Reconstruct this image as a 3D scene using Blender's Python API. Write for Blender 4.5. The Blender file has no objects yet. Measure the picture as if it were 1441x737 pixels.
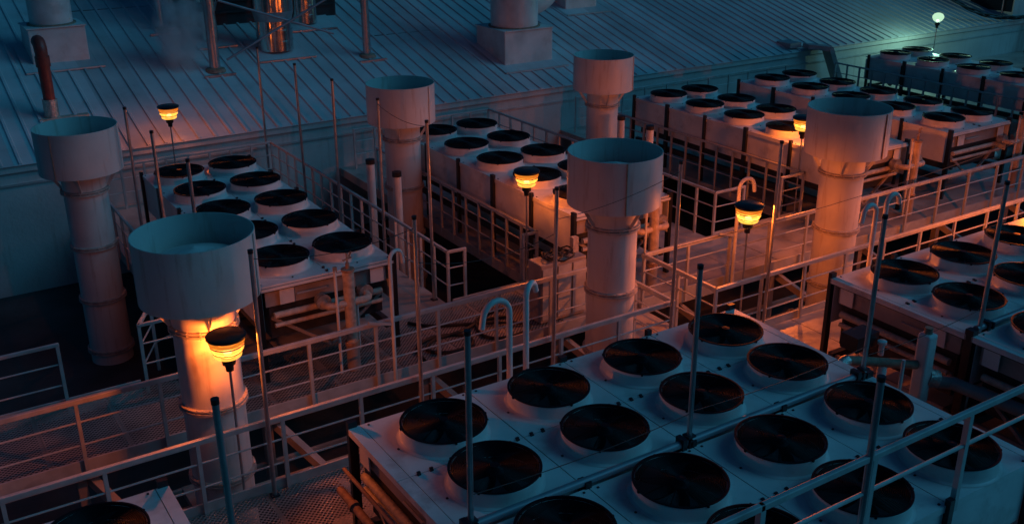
import bpy, math, random
from mathutils import Matrix, Vector
R = math.radians
random.seed(7)
scene = bpy.context.scene
col = scene.collection

# ------------------------------------------------------------------ camera
PITCH, YAW, ROLL, FPX = 21.956, 32.625, -0.239, 1427.8
def make_camera():
    th, yw, ro = R(PITCH), R(YAW), R(ROLL)
    fw = Vector((math.sin(yw)*math.cos(th), math.cos(yw)*math.cos(th), -math.sin(th)))
    r0 = Vector((math.cos(yw), -math.sin(yw), 0)); u0 = r0.cross(fw)
    r = r0*math.cos(ro)+u0*math.sin(ro); u = -r0*math.sin(ro)+u0*math.cos(ro)
    cd = bpy.data.cameras.new('camera'); cd.sensor_width = 36; cd.lens = 36*FPX/1441
    cd.clip_end = 500
    co = bpy.data.objects.new('camera', cd); col.objects.link(co)
    m = Matrix((r, u, -fw)).transposed().to_4x4(); m.translation = (0, 0, 7.245)
    co.matrix_world = m
    scene.camera = co
make_camera()

# ------------------------------------------------------------------ dusk sky, weak afterglow, exposure
SUN_EL, SUN_AZ = 38.0, 126.0
world = bpy.data.worlds.new('World'); scene.world = world; world.use_nodes = True
wn = world.node_tree; wn.nodes.clear()
sky = wn.nodes.new('ShaderNodeTexSky'); sky.sky_type = 'NISHITA'; sky.sun_disc = False
sky.sun_elevation = R(SUN_EL); sky.sun_rotation = R(SUN_AZ); sky.ozone_density = 6; sky.air_density = 1.2
tint = wn.nodes.new('ShaderNodeMix'); tint.data_type = 'RGBA'; tint.blend_type = 'MULTIPLY'
tint.inputs[0].default_value = 1; tint.inputs[7].default_value = (0.08, 0.62, 1.0, 1)
bg = wn.nodes.new('ShaderNodeBackground'); bg.inputs['Strength'].default_value = 0.0175
wo = wn.nodes.new('ShaderNodeOutputWorld')
wn.links.new(sky.outputs[0], tint.inputs[6]); wn.links.new(tint.outputs[2], bg.inputs[0]); wn.links.new(bg.outputs[0], wo.inputs[0])
sd = bpy.data.lights.new('dusk_sun', 'SUN'); sd.energy = 0.56; sd.angle = R(40); sd.color = (0.10, 0.60, 1.0)
so = bpy.data.objects.new('dusk_sun', sd); col.objects.link(so)
sv = Vector((math.sin(R(SUN_AZ))*math.cos(R(SUN_EL)), math.cos(R(SUN_AZ))*math.cos(R(SUN_EL)), math.sin(R(SUN_EL))))
so.rotation_euler = sv.to_track_quat('Z', 'Y').to_euler()
scene.view_settings.view_transform = 'Standard'; scene.view_settings.look = 'None'
scene.view_settings.exposure = -0.18; scene.view_settings.gamma = 1
scene.view_settings.use_curve_mapping = False
scene.render.engine = 'CYCLES'
scene.cycles.volume_bounces = 1; scene.cycles.volume_step_rate = 5; scene.cycles.volume_max_steps = 64
AMBER = (1.0, .17, .018)

# ------------------------------------------------------------------ materials
def mat(name, base, rough=.5, metal=0.0, var=.15, scale=3.0, stain=None, stain_amt=0.0, bump=0.0, bscale=40, streak=False, spec=.5):
    m = bpy.data.materials.new(name); m.use_nodes = True
    nt = m.node_tree; N = nt.nodes; Lk = nt.links
    b = N['Principled BSDF']; b.inputs['Roughness'].default_value = rough; b.inputs['Metallic'].default_value = metal
    b.inputs['Specular IOR Level'].default_value = spec
    tc = N.new('ShaderNodeTexCoord'); geo = N.new('ShaderNodeNewGeometry')
    no = N.new('ShaderNodeTexNoise'); no.inputs['Scale'].default_value = scale; no.inputs['Detail'].default_value = 6
    Lk.new(geo.outputs['Position'], no.inputs['Vector'])
    mr = N.new('ShaderNodeMapRange'); mr.inputs[1].default_value = .3; mr.inputs[2].default_value = .7
    mr.inputs[3].default_value = 1-var; mr.inputs[4].default_value = 1+var*.4
    Lk.new(no.outputs['Fac'], mr.inputs[0])
    mul = N.new('ShaderNodeMix'); mul.data_type = 'RGBA'; mul.blend_type = 'MULTIPLY'; mul.inputs[0].default_value = 1
    mul.inputs[6].default_value = (*base, 1); Lk.new(mr.outputs[0], mul.inputs[7])
    out = mul.outputs[2]
    if stain:
        n2 = N.new('ShaderNodeTexNoise'); n2.inputs['Scale'].default_value = 1.0; n2.inputs['Detail'].default_value = 8; n2.inputs['Roughness'].default_value = .65
        mp = N.new('ShaderNodeMapping'); mp.inputs['Scale'].default_value = (9, 9, 0.9) if streak else (2.3, 2.3, 2.3)
        Lk.new(geo.outputs['Position'], mp.inputs[0]); Lk.new(mp.outputs[0], n2.inputs['Vector'])
        r2 = N.new('ShaderNodeMapRange'); r2.inputs[1].default_value = .54; r2.inputs[2].default_value = .78
        r2.inputs[3].default_value = 0; r2.inputs[4].default_value = stain_amt
        Lk.new(n2.outputs['Fac'], r2.inputs[0])
        mx = N.new('ShaderNodeMix'); mx.data_type = 'RGBA'; Lk.new(r2.outputs[0], mx.inputs[0]); Lk.new(out, mx.inputs[6]); mx.inputs[7].default_value = (*stain, 1)
        out = mx.outputs[2]
    Lk.new(out, b.inputs['Base Color'])
    rr = N.new('ShaderNodeMapRange'); rr.inputs[3].default_value = max(0, rough-.12); rr.inputs[4].default_value = min(1, rough+.12)
    Lk.new(no.outputs['Fac'], rr.inputs[0]); Lk.new(rr.outputs[0], b.inputs['Roughness'])
    if bump:
        n3 = N.new('ShaderNodeTexNoise'); n3.inputs['Scale'].default_value = bscale; n3.inputs['Detail'].default_value = 4
        Lk.new(geo.outputs['Position'], n3.inputs['Vector'])
        bp = N.new('ShaderNodeBump'); bp.inputs['Strength'].default_value = bump; bp.inputs['Distance'].default_value = .02
        Lk.new(n3.outputs['Fac'], bp.inputs['Height']); Lk.new(bp.outputs[0], b.inputs['Normal'])
    return m
M = {}
M['white'] = mat('white_paint', (.66, .65, .62), .42, 0, .2, 2.2, (.32, .27, .23), .6, .06, 6)
M['panel'] = mat('white_sheet_metal', (.67, .67, .65), .48, 0, .2, 1.7, (.32, .29, .26), .8, .16, 3.5)
M['stack'] = mat('white_stack_paint', (.64, .61, .57), .5, 0, .12, 1.5, (.33, .21, .14), .8, .12, 4, streak=True)
M['rust'] = mat('rusty_flange', (.36, .24, .17), .75, .1, .45, 14, (.20, .09, .05), .8, .2, 40)
M['flange'] = mat('weathered_flange', (.50, .45, .40), .65, .1, .35, 10, (.26, .15, .10), .75, .1, 40)
M['rail'] = mat('grey_rail_paint', (.50, .50, .49), .45, .2, .2, 5, (.25, .18, .14), .5, .05)
M['galv'] = mat('galvanised_steel', (.45, .46, .47), .34, .75, .22, 8, (.28, .25, .22), .3, .04)
M['black'] = mat('black_plastic', (.012, .013, .016), .36, 0, .2, 20)
M['guardm'] = mat('black_wire', (.005, .006, .010), .45, .0, .2, 12, spec=.12)
M['dark'] = mat('dark_steel', (.035, .038, .045), .5, .2, .4, 5, (.08, .05, .04), .5)
M['blade'] = mat('fan_blade', (.030, .034, .042), .5, .0, .3, 5, spec=.3)
M['well'] = mat('fan_well_black', (.006, .006, .008), .8, 0, .2, 5, spec=.1)
M['coil'] = mat('coil_fins', (.05, .05, .055), .55, .5, .4, 9)
M['deck'] = mat('deck_plate', (.44, .40, .37), .33, .15, .4, 1.3, (.12, .09, .08), .8, .15, 12)
M['beam'] = mat('primed_beam', (.34, .30, .28), .55, .1, .3, 3, (.18, .12, .09), .7, .1)
M['floor'] = mat('roof_felt', (.06, .06, .065), .85, 0, .45, 1.2, (.03, .03, .03), .6, .4, 18)
M['wall'] = mat('plaster_wall', (.56, .55, .53), .8, 0, .18, .9, (.33, .28, .24), .55, .25, 15, streak=True)
M['roof'] = mat('roof_sheet', (.62, .64, .64), .5, .0, .16, .8, (.38, .37, .36), .5, .08, 2.5)
def sheet_variation(m, step, lo):
    N = m.node_tree.nodes; Lk = m.node_tree.links; b = N['Principled BSDF']
    src = b.inputs['Base Color'].links[0].from_socket
    geo = N.new('ShaderNodeNewGeometry'); sp = N.new('ShaderNodeSeparateXYZ'); Lk.new(geo.outputs['Position'], sp.inputs[0])
    dv = N.new('ShaderNodeMath'); dv.operation = 'DIVIDE'; dv.inputs[1].default_value = step; Lk.new(sp.outputs[0], dv.inputs[0])
    fl = N.new('ShaderNodeMath'); fl.operation = 'FLOOR'; Lk.new(dv.outputs[0], fl.inputs[0])
    wn_ = N.new('ShaderNodeTexWhiteNoise'); wn_.noise_dimensions = '1D'; Lk.new(fl.outputs[0], wn_.inputs['W'])
    mr_ = N.new('ShaderNodeMapRange'); mr_.inputs[3].default_value = lo; mr_.inputs[4].default_value = 1.0; Lk.new(wn_.outputs[0], mr_.inputs[0])
    mx = N.new('ShaderNodeMix'); mx.data_type = 'RGBA'; mx.blend_type = 'MULTIPLY'; mx.inputs[0].default_value = 1
    Lk.new(src, mx.inputs[6]); Lk.new(mr_.outputs[0], mx.inputs[7]); Lk.new(mx.outputs[2], b.inputs['Base Color'])
sheet_variation(M['roof'], 1.125, .78)
M['red'] = mat('red_paint', (.34, .05, .035), .45, 0, .35, 6, (.12, .05, .04), .7)
M['chrome'] = mat('polished_cladding', (.72, .70, .67), .16, 1.0, .12, 6, (.5, .45, .4), .3, .10, 3)
M['hose'] = mat('black_rubber', (.012, .012, .012), .6)
M['duct'] = mat('blue_grey_duct', (.24, .27, .30), .45, .2, .2, 3)
M['insul'] = mat('pipe_insulation', (.50, .42, .34), .6, 0, .35, 12, (.28, .18, .12), .7, .5, 30)
M['foil'] = mat('foil_wrap', (.62, .58, .52), .38, .8, .3, 16, (.35, .25, .18), .5, .8, 35)

def perforated():
    m = mat('perforated_plate', (.42, .38, .35), .5, .3, .35, 2, (.15, .10, .08), .7, .05)
    nt = m.node_tree; N = nt.nodes; Lk = nt.links
    geo = N.new('ShaderNodeNewGeometry'); sp = N.new('ShaderNodeSeparateXYZ'); Lk.new(geo.outputs['Position'], sp.inputs[0])
    def math_(op, a, b=None):
        n = N.new('ShaderNodeMath'); n.operation = op
        for i, v in enumerate((a, b)):
            if v is None: continue
            if isinstance(v, (int, float)): n.inputs[i].default_value = v
            else: Lk.new(v, n.inputs[i])
        return n.outputs[0]
    k = 2*math.pi/.046
    u = math_('MULTIPLY', math_('ADD', sp.outputs[0], sp.outputs[1]), k*.7071)
    v = math_('MULTIPLY', math_('SUBTRACT', sp.outputs[0], sp.outputs[1]), k*.7071)
    s = math_('ADD', math_('COSINE', u), math_('COSINE', v))
    h = math_('GREATER_THAN', s, .15)
    tr = N.new('ShaderNodeBsdfTransparent'); mx = N.new('ShaderNodeMixShader')
    Lk.new(h, mx.inputs[0]); Lk.new(N['Principled BSDF'].outputs[0], mx.inputs[1]); Lk.new(tr.outputs[0], mx.inputs[2])
    Lk.new(mx.outputs[0], N['Material Output'].inputs[0])
    return m
M['mesh'] = perforated()

def emit(name, colr, st):
    m = bpy.data.materials.new(name); m.use_nodes = True; N = m.node_tree.nodes; N.clear()
    e = N.new('ShaderNodeEmission'); e.inputs[0].default_value = (*colr, 1); e.inputs[1].default_value = st
    o = N.new('ShaderNodeOutputMaterial'); m.node_tree.links.new(e.outputs[0], o.inputs[0]); return m
def lamp_glass(name, colr, st, thru):
    m = emit(name, colr, st); N = m.node_tree.nodes; Lk = m.node_tree.links
    tr = N.new('ShaderNodeBsdfTransparent'); mx = N.new('ShaderNodeMixShader'); mx.inputs[0].default_value = thru
    e = [n for n in N if n.type == 'EMISSION'][0]; o = [n for n in N if n.type == 'OUTPUT_MATERIAL'][0]
    Lk.new(e.outputs[0], mx.inputs[1]); Lk.new(tr.outputs[0], mx.inputs[2]); Lk.new(mx.outputs[0], o.inputs[0]); return m
M['amber'] = lamp_glass('amber_lamp_glass', (1.0, .44, .055), 2.4, .5)
M['amber_dim'] = lamp_glass('amber_lamp_glass_upper', (1.0, .24, .02), .85, .16)
M['green'] = lamp_glass('mercury_lamp_glass', (.62, 1.0, .66), 1.3, .5)
M['amber_core'] = emit('amber_lamp_core', (1.0, .7, .25), 3.5)
M['green_core'] = emit('mercury_lamp_core', (.8, 1.0, .8), 3.0)

# ------------------------------------------------------------------ mesh helpers
class MB:
    def __init__(s): s.v = []; s.f = []
    def box(s, a, b):
        x0, y0, z0 = a; x1, y1, z1 = b; o = len(s.v)
        s.v += [(x0,y0,z0),(x1,y0,z0),(x1,y1,z0),(x0,y1,z0),(x0,y0,z1),(x1,y0,z1),(x1,y1,z1),(x0,y1,z1)]
        s.f += [tuple(o+i for i in q) for q in ((3,2,1,0),(4,5,6,7),(0,1,5,4),(1,2,6,5),(2,3,7,6),(3,0,4,7))]
        return s
    def bar(s, p, q, w, h=None):
        """rectangular bar from p to q, w across and h tall"""
        h = h or w; p = Vector(p); q = Vector(q); d = (q-p).normalized()
        up = Vector((0,0,1)) if abs(d.z) < .95 else Vector((0,1,0))
        sd = d.cross(up).normalized(); up = sd.cross(d); o = len(s.v)
        for c in (p, q):
            for a, b in ((-1,-1),(1,-1),(1,1),(-1,1)): s.v.append(tuple(c+sd*(a*w/2)+up*(b*h/2)))
        s.f += [tuple(o+i for i in f) for f in ((3,2,1,0),(4,5,6,7),(0,1,5,4),(1,2,6,5),(2,3,7,6),(3,0,4,7))]
        return s
    def tube(s, pts, r, n=10, cap=True, closed=False):
        pts = [Vector(p) for p in pts]; o = len(s.v); k = len(pts)
        rs = r if isinstance(r, (list, tuple)) else [r]*k
        prev = None
        for i, p in enumerate(pts):
            if closed: d = pts[(i+1) % k]-pts[i-1]
            else: d = pts[min(i+1, k-1)]-pts[max(i-1, 0)]
            d.normalize()
            if prev is None:
                a = Vector((0,0,1)) if abs(d.z) < .9 else Vector((1,0,0))
                sd = d.cross(a).normalized()
            else: sd = (prev-d*prev.dot(d)).normalized()
            prev = sd; up = sd.cross(d)
            for j in range(n):
                t = 2*math.pi*j/n; s.v.append(tuple(p+(sd*math.cos(t)+up*math.sin(t))*rs[i]))
        for i in range(k if closed else k-1):
            i2 = (i+1) % k
            for j in range(n):
                j2 = (j+1) % n; s.f.append((o+i*n+j, o+i*n+j2, o+i2*n+j2, o+i2*n+j))
        if cap and not closed:
            s.f.append(tuple(o+j for j in range(n))[::-1]); s.f.append(tuple(o+(k-1)*n+j for j in range(n)))
        return s
    def lathe(s, prof, n=32, c=(0,0,0), capb=False, capt=False):
        o = len(s.v)
        for (r, z) in prof:
            for j in range(n):
                t = 2*math.pi*j/n; s.v.append((c[0]+r*math.cos(t), c[1]+r*math.sin(t), c[2]+z))
        for i in range(len(prof)-1):
            for j in range(n):
                j2 = (j+1) % n; s.f.append((o+i*n+j, o+i*n+j2, o+(i+1)*n+j2, o+(i+1)*n+j))
        if capb: s.f.append(tuple(o+j for j in range(n))[::-1])
        if capt: s.f.append(tuple(o+(len(prof)-1)*n+j for j in range(n)))
        return s
    def mesh(s, name, m, smooth=True):
        me = bpy.data.meshes.new(name); me.from_pydata(s.v, [], s.f); me.update()
        if smooth:
            me.shade_smooth(); me.set_sharp_from_angle(angle=R(35))
        me.materials.append(M[m]); return me
    def build(s, name, m, parent=None, smooth=True):
        return put(name, s.mesh(name, m, smooth), parent)
def put(name, me, parent=None, loc=None, rz=0, rot=None):
    o = bpy.data.objects.new(name, me); col.objects.link(o)
    if parent is not None: o.parent = parent
    if loc: o.location = loc
    if rz: o.rotation_euler = (0, 0, rz)
    if rot: o.rotation_euler = rot
    return o
def thing(name, loc, label, cat, group=None, rz=0):
    o = bpy.data.objects.new(name, None); col.objects.link(o); o.empty_display_size = .2
    o.location = loc; o.rotation_euler = (0, 0, rz); tag(o, label, cat, group); return o
def tag(o, label=None, cat=None, group=None, kind=None):
    if label: o['label'] = label
    if cat: o['category'] = cat
    if group: o['group'] = group
    if kind: o['kind'] = kind
    return o
def bev(o, w, seg=2):
    b = o.modifiers.new('bevel', 'BEVEL'); b.width = w; b.segments = seg; b.limit_method = 'ANGLE'; return o
def arc(c, r, a0, a1, n, ax, ay):
    c = Vector(c); ax = Vector(ax); ay = Vector(ay)
    return [c+ax*(r*math.cos(a0+(a1-a0)*i/n))+ay*(r*math.sin(a0+(a1-a0)*i/n)) for i in range(n+1)]

# ------------------------------------------------------------------ setting: ground, decks
g = MB().box((-60, -40, -1.9), (90, 70, -1.6)).build('ground', 'floor', None, False); tag(g, kind='structure')

def grating_deck(name, x0, x1, y0, y1, step, perf_to, zt=0.0):
    """walkway of separate plates with joists below; perforated up to x = perf_to, solid beyond"""
    d = bpy.data.objects.new(name, None); col.objects.link(d); tag(d, kind='structure')
    n = int(round((x1-x0)/step)); cache = {}
    for i in range(n):
        a = x0+i*step; kind = 'mesh' if a+step*.5 < perf_to else 'deck'
        if kind not in cache:
            if kind == 'mesh':
                mb = MB(); mb.v = [(.006,0,0),(step-.006,0,0),(step-.006,y1-y0,0),(.006,y1-y0,0)]; mb.f = [(0,1,2,3)]
            else: mb = MB().box((.006, 0, -.03), (step-.006, y1-y0, 0))
            cache[kind] = mb.mesh('grating_panel' if kind == 'mesh' else 'deck_plate', kind, False)
        put('grating_panel' if kind == 'mesh' else 'deck_plate', cache[kind], d, (a, y0, zt+random.uniform(-.003, .003)))
    jm = MB().box((-.03, 0.02, -.16), (.03, y1-y0-.02, -.035)).mesh('joist', 'beam', False)
    for i in range(n+1): put('joist', jm, d, (x0+i*step, y0, zt))
    return d
main_deck = grating_deck('catwalk', -6, 46, 12.24, 13.98, 1.0, 8.6)
fore_deck = grating_deck('catwalk', -6, 46, 2.0, 10.44, 1.3, 6.0)
def fascia(parent, p, q):
    """toe board and edge channel along a deck edge"""
    MB().bar((*p, -.02), (*q, -.02), .03, .28).build('toe_board', 'rail', parent, False)
for a in ((-6, 12.215, 9.5, 12.215), (10.42, 12.215, 46, 12.215), (-6, 13.995, 2.5, 13.995), (7.75, 13.995, 9.45, 13.995), (13.75, 13.995, 16.2, 13.995)): fascia(main_deck, a[:2], a[2:])
for a in ((-6, 10.46, 9.5, 10.46), (10.42, 10.46, 46, 10.46)): fascia(fore_deck, a[:2], a[2:])
# short bridge across the trench, slabs below the rear condensers
br = grating_deck('bridge', 9.54, 10.40, 10.475, 12.2, .43, 0)
for (x0, x1) in ((3.55, 7.7), (9.5, 13.72), (16.2, 23.6), (26.3, 48)):
    s = MB().box((x0, 14.02, -.2), (x1, 22.74, 0)).build('slab', 'deck', None, False); tag(s, kind='structure')
# trench framing: columns and diagonal struts under the catwalk edges
frm = bpy.data.objects.new('steel_framework', None); col.objects.link(frm)
tag(frm, 'primed steel columns and struts standing in the dark trench under the catwalks', 'framework')
for i in range(15):
    x = -1.2+i*2.5
    for y in (10.3, 12.4): MB().box((x-.06, y-.06, -1.6), (x+.06, y+.06, -.17)).build('column', 'beam', frm, False)
    MB().bar((x+.1, 12.4, -.25), (x+1.15, 10.4, -1.5), .11, .12).build('strut', 'beam', frm, False)
    MB().bar((x+1.25, 12.2, -.75), (x+1.25, 10.45, -.75), .14, .10).build('cross_beam', 'beam', frm, False)
for y in (10.3, 12.4): MB().bar((-6, y, -.9), (40, y, -.9), .06, .08).build('stringer', 'beam', frm, False)

for k, (y, z, r, m_, l) in enumerate(((10.75, -1.1, .11, 'insul', 'insulated pipe running low in the trench under the near catwalk'), (11.95, -.95, .08, 'insul', 'thinner insulated pipe running in the trench under the far catwalk'), (11.75, -1.35, .06, 'dark', 'dark cable conduit on the trench floor'))):
    t = thing('trench_pipe', (12, y, z), l, 'pipe', 'pipes in the trench')
    MB().tube([(-18, 0, 0), (26, 0, 0)], r, 14).build('pipe', m_, t)
    for x in range(-16, 26, 3): MB().tube([(x-.03, 0, 0), (x+.03, 0, 0)], r+.03, 14).build('collar', 'flange', t)
    for x in range(-15, 26, 5): MB().box((x-.03, -.03, -1.6-z+.002), (x+.03, .03, -r*.8)).build('support', 'dark', t, False)

# ------------------------------------------------------------------ building with ribbed roof
WY, EZ, SL = 22.75, 1.25, .27
bld = thing('industrial_building', (20, WY, -1.6), 'long low white walled building with a ribbed metal roof behind the condensers', 'building')
def P(x, y, z): return (x-20, y-WY, z+1.6)
MB().box(P(-25, WY, -1.6), P(62, WY+.3, EZ-.16)).build('wall', 'wall', bld, False)
MB().box(P(-25, WY-.05, EZ-.157), P(62, WY+.24, EZ-.02)).build('gutter', 'wall', bld, False)
MB().box(P(-25, WY-.025, EZ-.45), P(62, WY-.002, EZ-.40)).build('flashing_strip', 'rail', bld, False)
mb = MB()
RD = 22.0
mb.v = [P(-25, WY-.08, EZ), P(62, WY-.08, EZ), P(62, WY+RD, EZ+SL*RD), P(-25, WY+RD, EZ+SL*RD), P(-25, WY-.08, EZ-.012), P(62, WY-.08, EZ-.012), P(62, WY+RD, EZ+SL*RD-.012), P(-25, WY+RD, EZ+SL*RD-.012)]
mb.f = [(0,1,2,3),(7,6,5,4),(0,4,5,1),(1,5,6,2),(2,6,7,3),(3,7,4,0)]
roof = mb.build('roof', 'roof', bld, False)
RIB = .375
mr = MB()
yl = 11.5
for (a, zz) in ((-.045, -.004), (-.026, .034), (.026, .034), (.045, -.004)):
    mr.v.append((a, -.07, zz)); 
for (a, zz) in ((-.045, -.004), (-.026, .034), (.026, .034), (.045, -.004)):
    mr.v.append((a, yl, zz+SL*(yl+.07)))
mr.f = [(0,4,5,1),(1,5,6,2),(2,6,7,3),(0,1,2,3),(7,6,5,4)]
ribm = mr.mesh('roof_rib', 'roof', False)
x = -4.0; k = 0
while x < 48 and k < 150:
    put('roof_rib', ribm, roof, P(x, WY, EZ)); x += RIB; k += 1
MB().box(P(-25, WY+.1, EZ-.2), P(-24.9, WY+.2, EZ-.18)).build('gutter_end', 'wall', bld, False)
# lap joints across the sheets
for yq, xa, xb in ((30.2, 4.6, 7.4), (26.9, 12.2, 15.0)):
    MB().bar(P(xa, yq, EZ+SL*(yq-WY)+.02), P(xb, yq, EZ+SL*(yq-WY)+.004), .05, .012).build('lap_joint', 'dark', roof, False)
def RZ(y): return EZ+SL*(y-WY)

# ------------------------------------------------------------------ condensers
PX, PY = 1.32, 1.02
def plate_mesh(lx, ly, fx, fy, rad):
    """top plate with a round fan opening; corner at origin"""
    n = 40; mb = MB(); outer = []
    for j in range(n):
        t = 2*math.pi*j/n; c, s = math.cos(t), math.sin(t)
        k = 1e9
        if c > 1e-6: k = min(k, (lx-fx)/c)
        if c < -1e-6: k = min(k, -fx/c)
        if s > 1e-6: k = min(k, (ly-fy)/s)
        if s < -1e-6: k = min(k, -fy/s)
        outer.append((fx+c*k, fy+s*k))
    cor = [(lx, ly), (0, ly), (0, 0), (lx, 0)]
    for q in cor:   # snap nearest outer sample to the true corner
        i = min(range(n), key=lambda i: (outer[i][0]-q[0])**2+(outer[i][1]-q[1])**2); outer[i] = q
    for (xx, yy) in outer: mb.v.append((xx, yy, 0))
    for j in range(n):
        t = 2*math.pi*j/n; mb.v.append((fx+rad*math.cos(t), fy+rad*math.sin(t), 0))
    for (xx, yy) in outer: mb.v.append((xx, yy, -.03))
    for j in range(n):
        j2 = (j+1) % n
        mb.f.append((j, j2, n+j2, n+j)); mb.f.append((2*n+j, 2*n+j2, j2, j))
    return mb.mesh('top_panel', 'panel', False)
RC = .452
shroud_prof = [(.425, .150), (RC-.006, .152), (RC, .145), (RC, .065), (RC+.004, .036), (RC+.012, .016), (RC+.028, .006), (RC+.044, .002)]
shroud_me = MB().lathe(shroud_prof[::-1], 56).mesh('fan_shroud', 'white')
def guard_mesh():
    mb = MB(); nr = 25
    for i in range(nr):
        r = .055+(.440-.055)*i/(nr-1); z = .185+.016*(1-(r/.44)**2); n = 56; o = len(mb.v); w = .0032
        for j in range(n):
            t = 2*math.pi*j/n; c, s = math.cos(t), math.sin(t)
            for (dr, dz) in ((-w, 0), (0, w), (w, 0)): mb.v.append(((r+dr)*c, (r+dr)*s, z+dz))
        for j in range(n):
            j2 = (j+1) % n
            for a in range(2): mb.f.append((o+j*3+a+1, o+j*3+a, o+j2*3+a, o+j2*3+a+1))
    for j in range(10):
        t = 2*math.pi*j/10; c, s = math.cos(t), math.sin(t)
        mb.bar((.05*c, .05*s, .194), (.30*c, .30*s, .187), .008, .006); mb.bar((.30*c, .30*s, .187), (.452*c, .452*s, .178), .008, .006)
    mb.lathe([(.436, .176), (.458, .176), (.458, .188), (.436, .188)], 56)
    for j in range(4):
        t = 2*math.pi*(j+.5)/4; c, s = math.cos(t), math.sin(t)
        mb.bar((.440*c, .440*s, .175), (.466*c, .466*s, .172), .020, .026)
    mb.lathe([(.001, .204), (.05, .202), (.058, .19)], 20)
    return mb.mesh('fan_guard', 'guardm')
guard_me = guard_mesh()
def blades_mesh():
    mb = MB(); nb = 7
    for b in range(nb):
        o = len(mb.v); t0 = 2*math.pi*b/nb
        for i in range(5):
            r = .08+.335*i/4; w = .30+.12*i/4
            for j in range(4):
                a = t0+w*1.35*(j/3-.5)-.25*i/4; z = .10-.075*(j/3)+.01*i/4
                mb.v.append((r*math.cos(a), r*math.sin(a), z))
        for i in range(4):
            for j in range(3): mb.f.append((o+i*4+j, o+(i+1)*4+j, o+(i+1)*4+j+1, o+i*4+j+1))
    return mb.mesh('fan_blades', 'blade')
blades_me = blades_mesh()
hub_me = MB().lathe([(.001, .135), (.05, .132), (.085, .115), (.09, .06), (.09, -.12), (.001, -.12)], 24).mesh('fan_hub', 'black')
well_me = MB().lathe([(.43, .165), (.43, -.30), (.001, -.30)], 40).mesh('fan_well', 'well')
_pc = {}
def cached(key, fn):
    if key not in _pc: _pc[key] = fn()
    return _pc[key]

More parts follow.
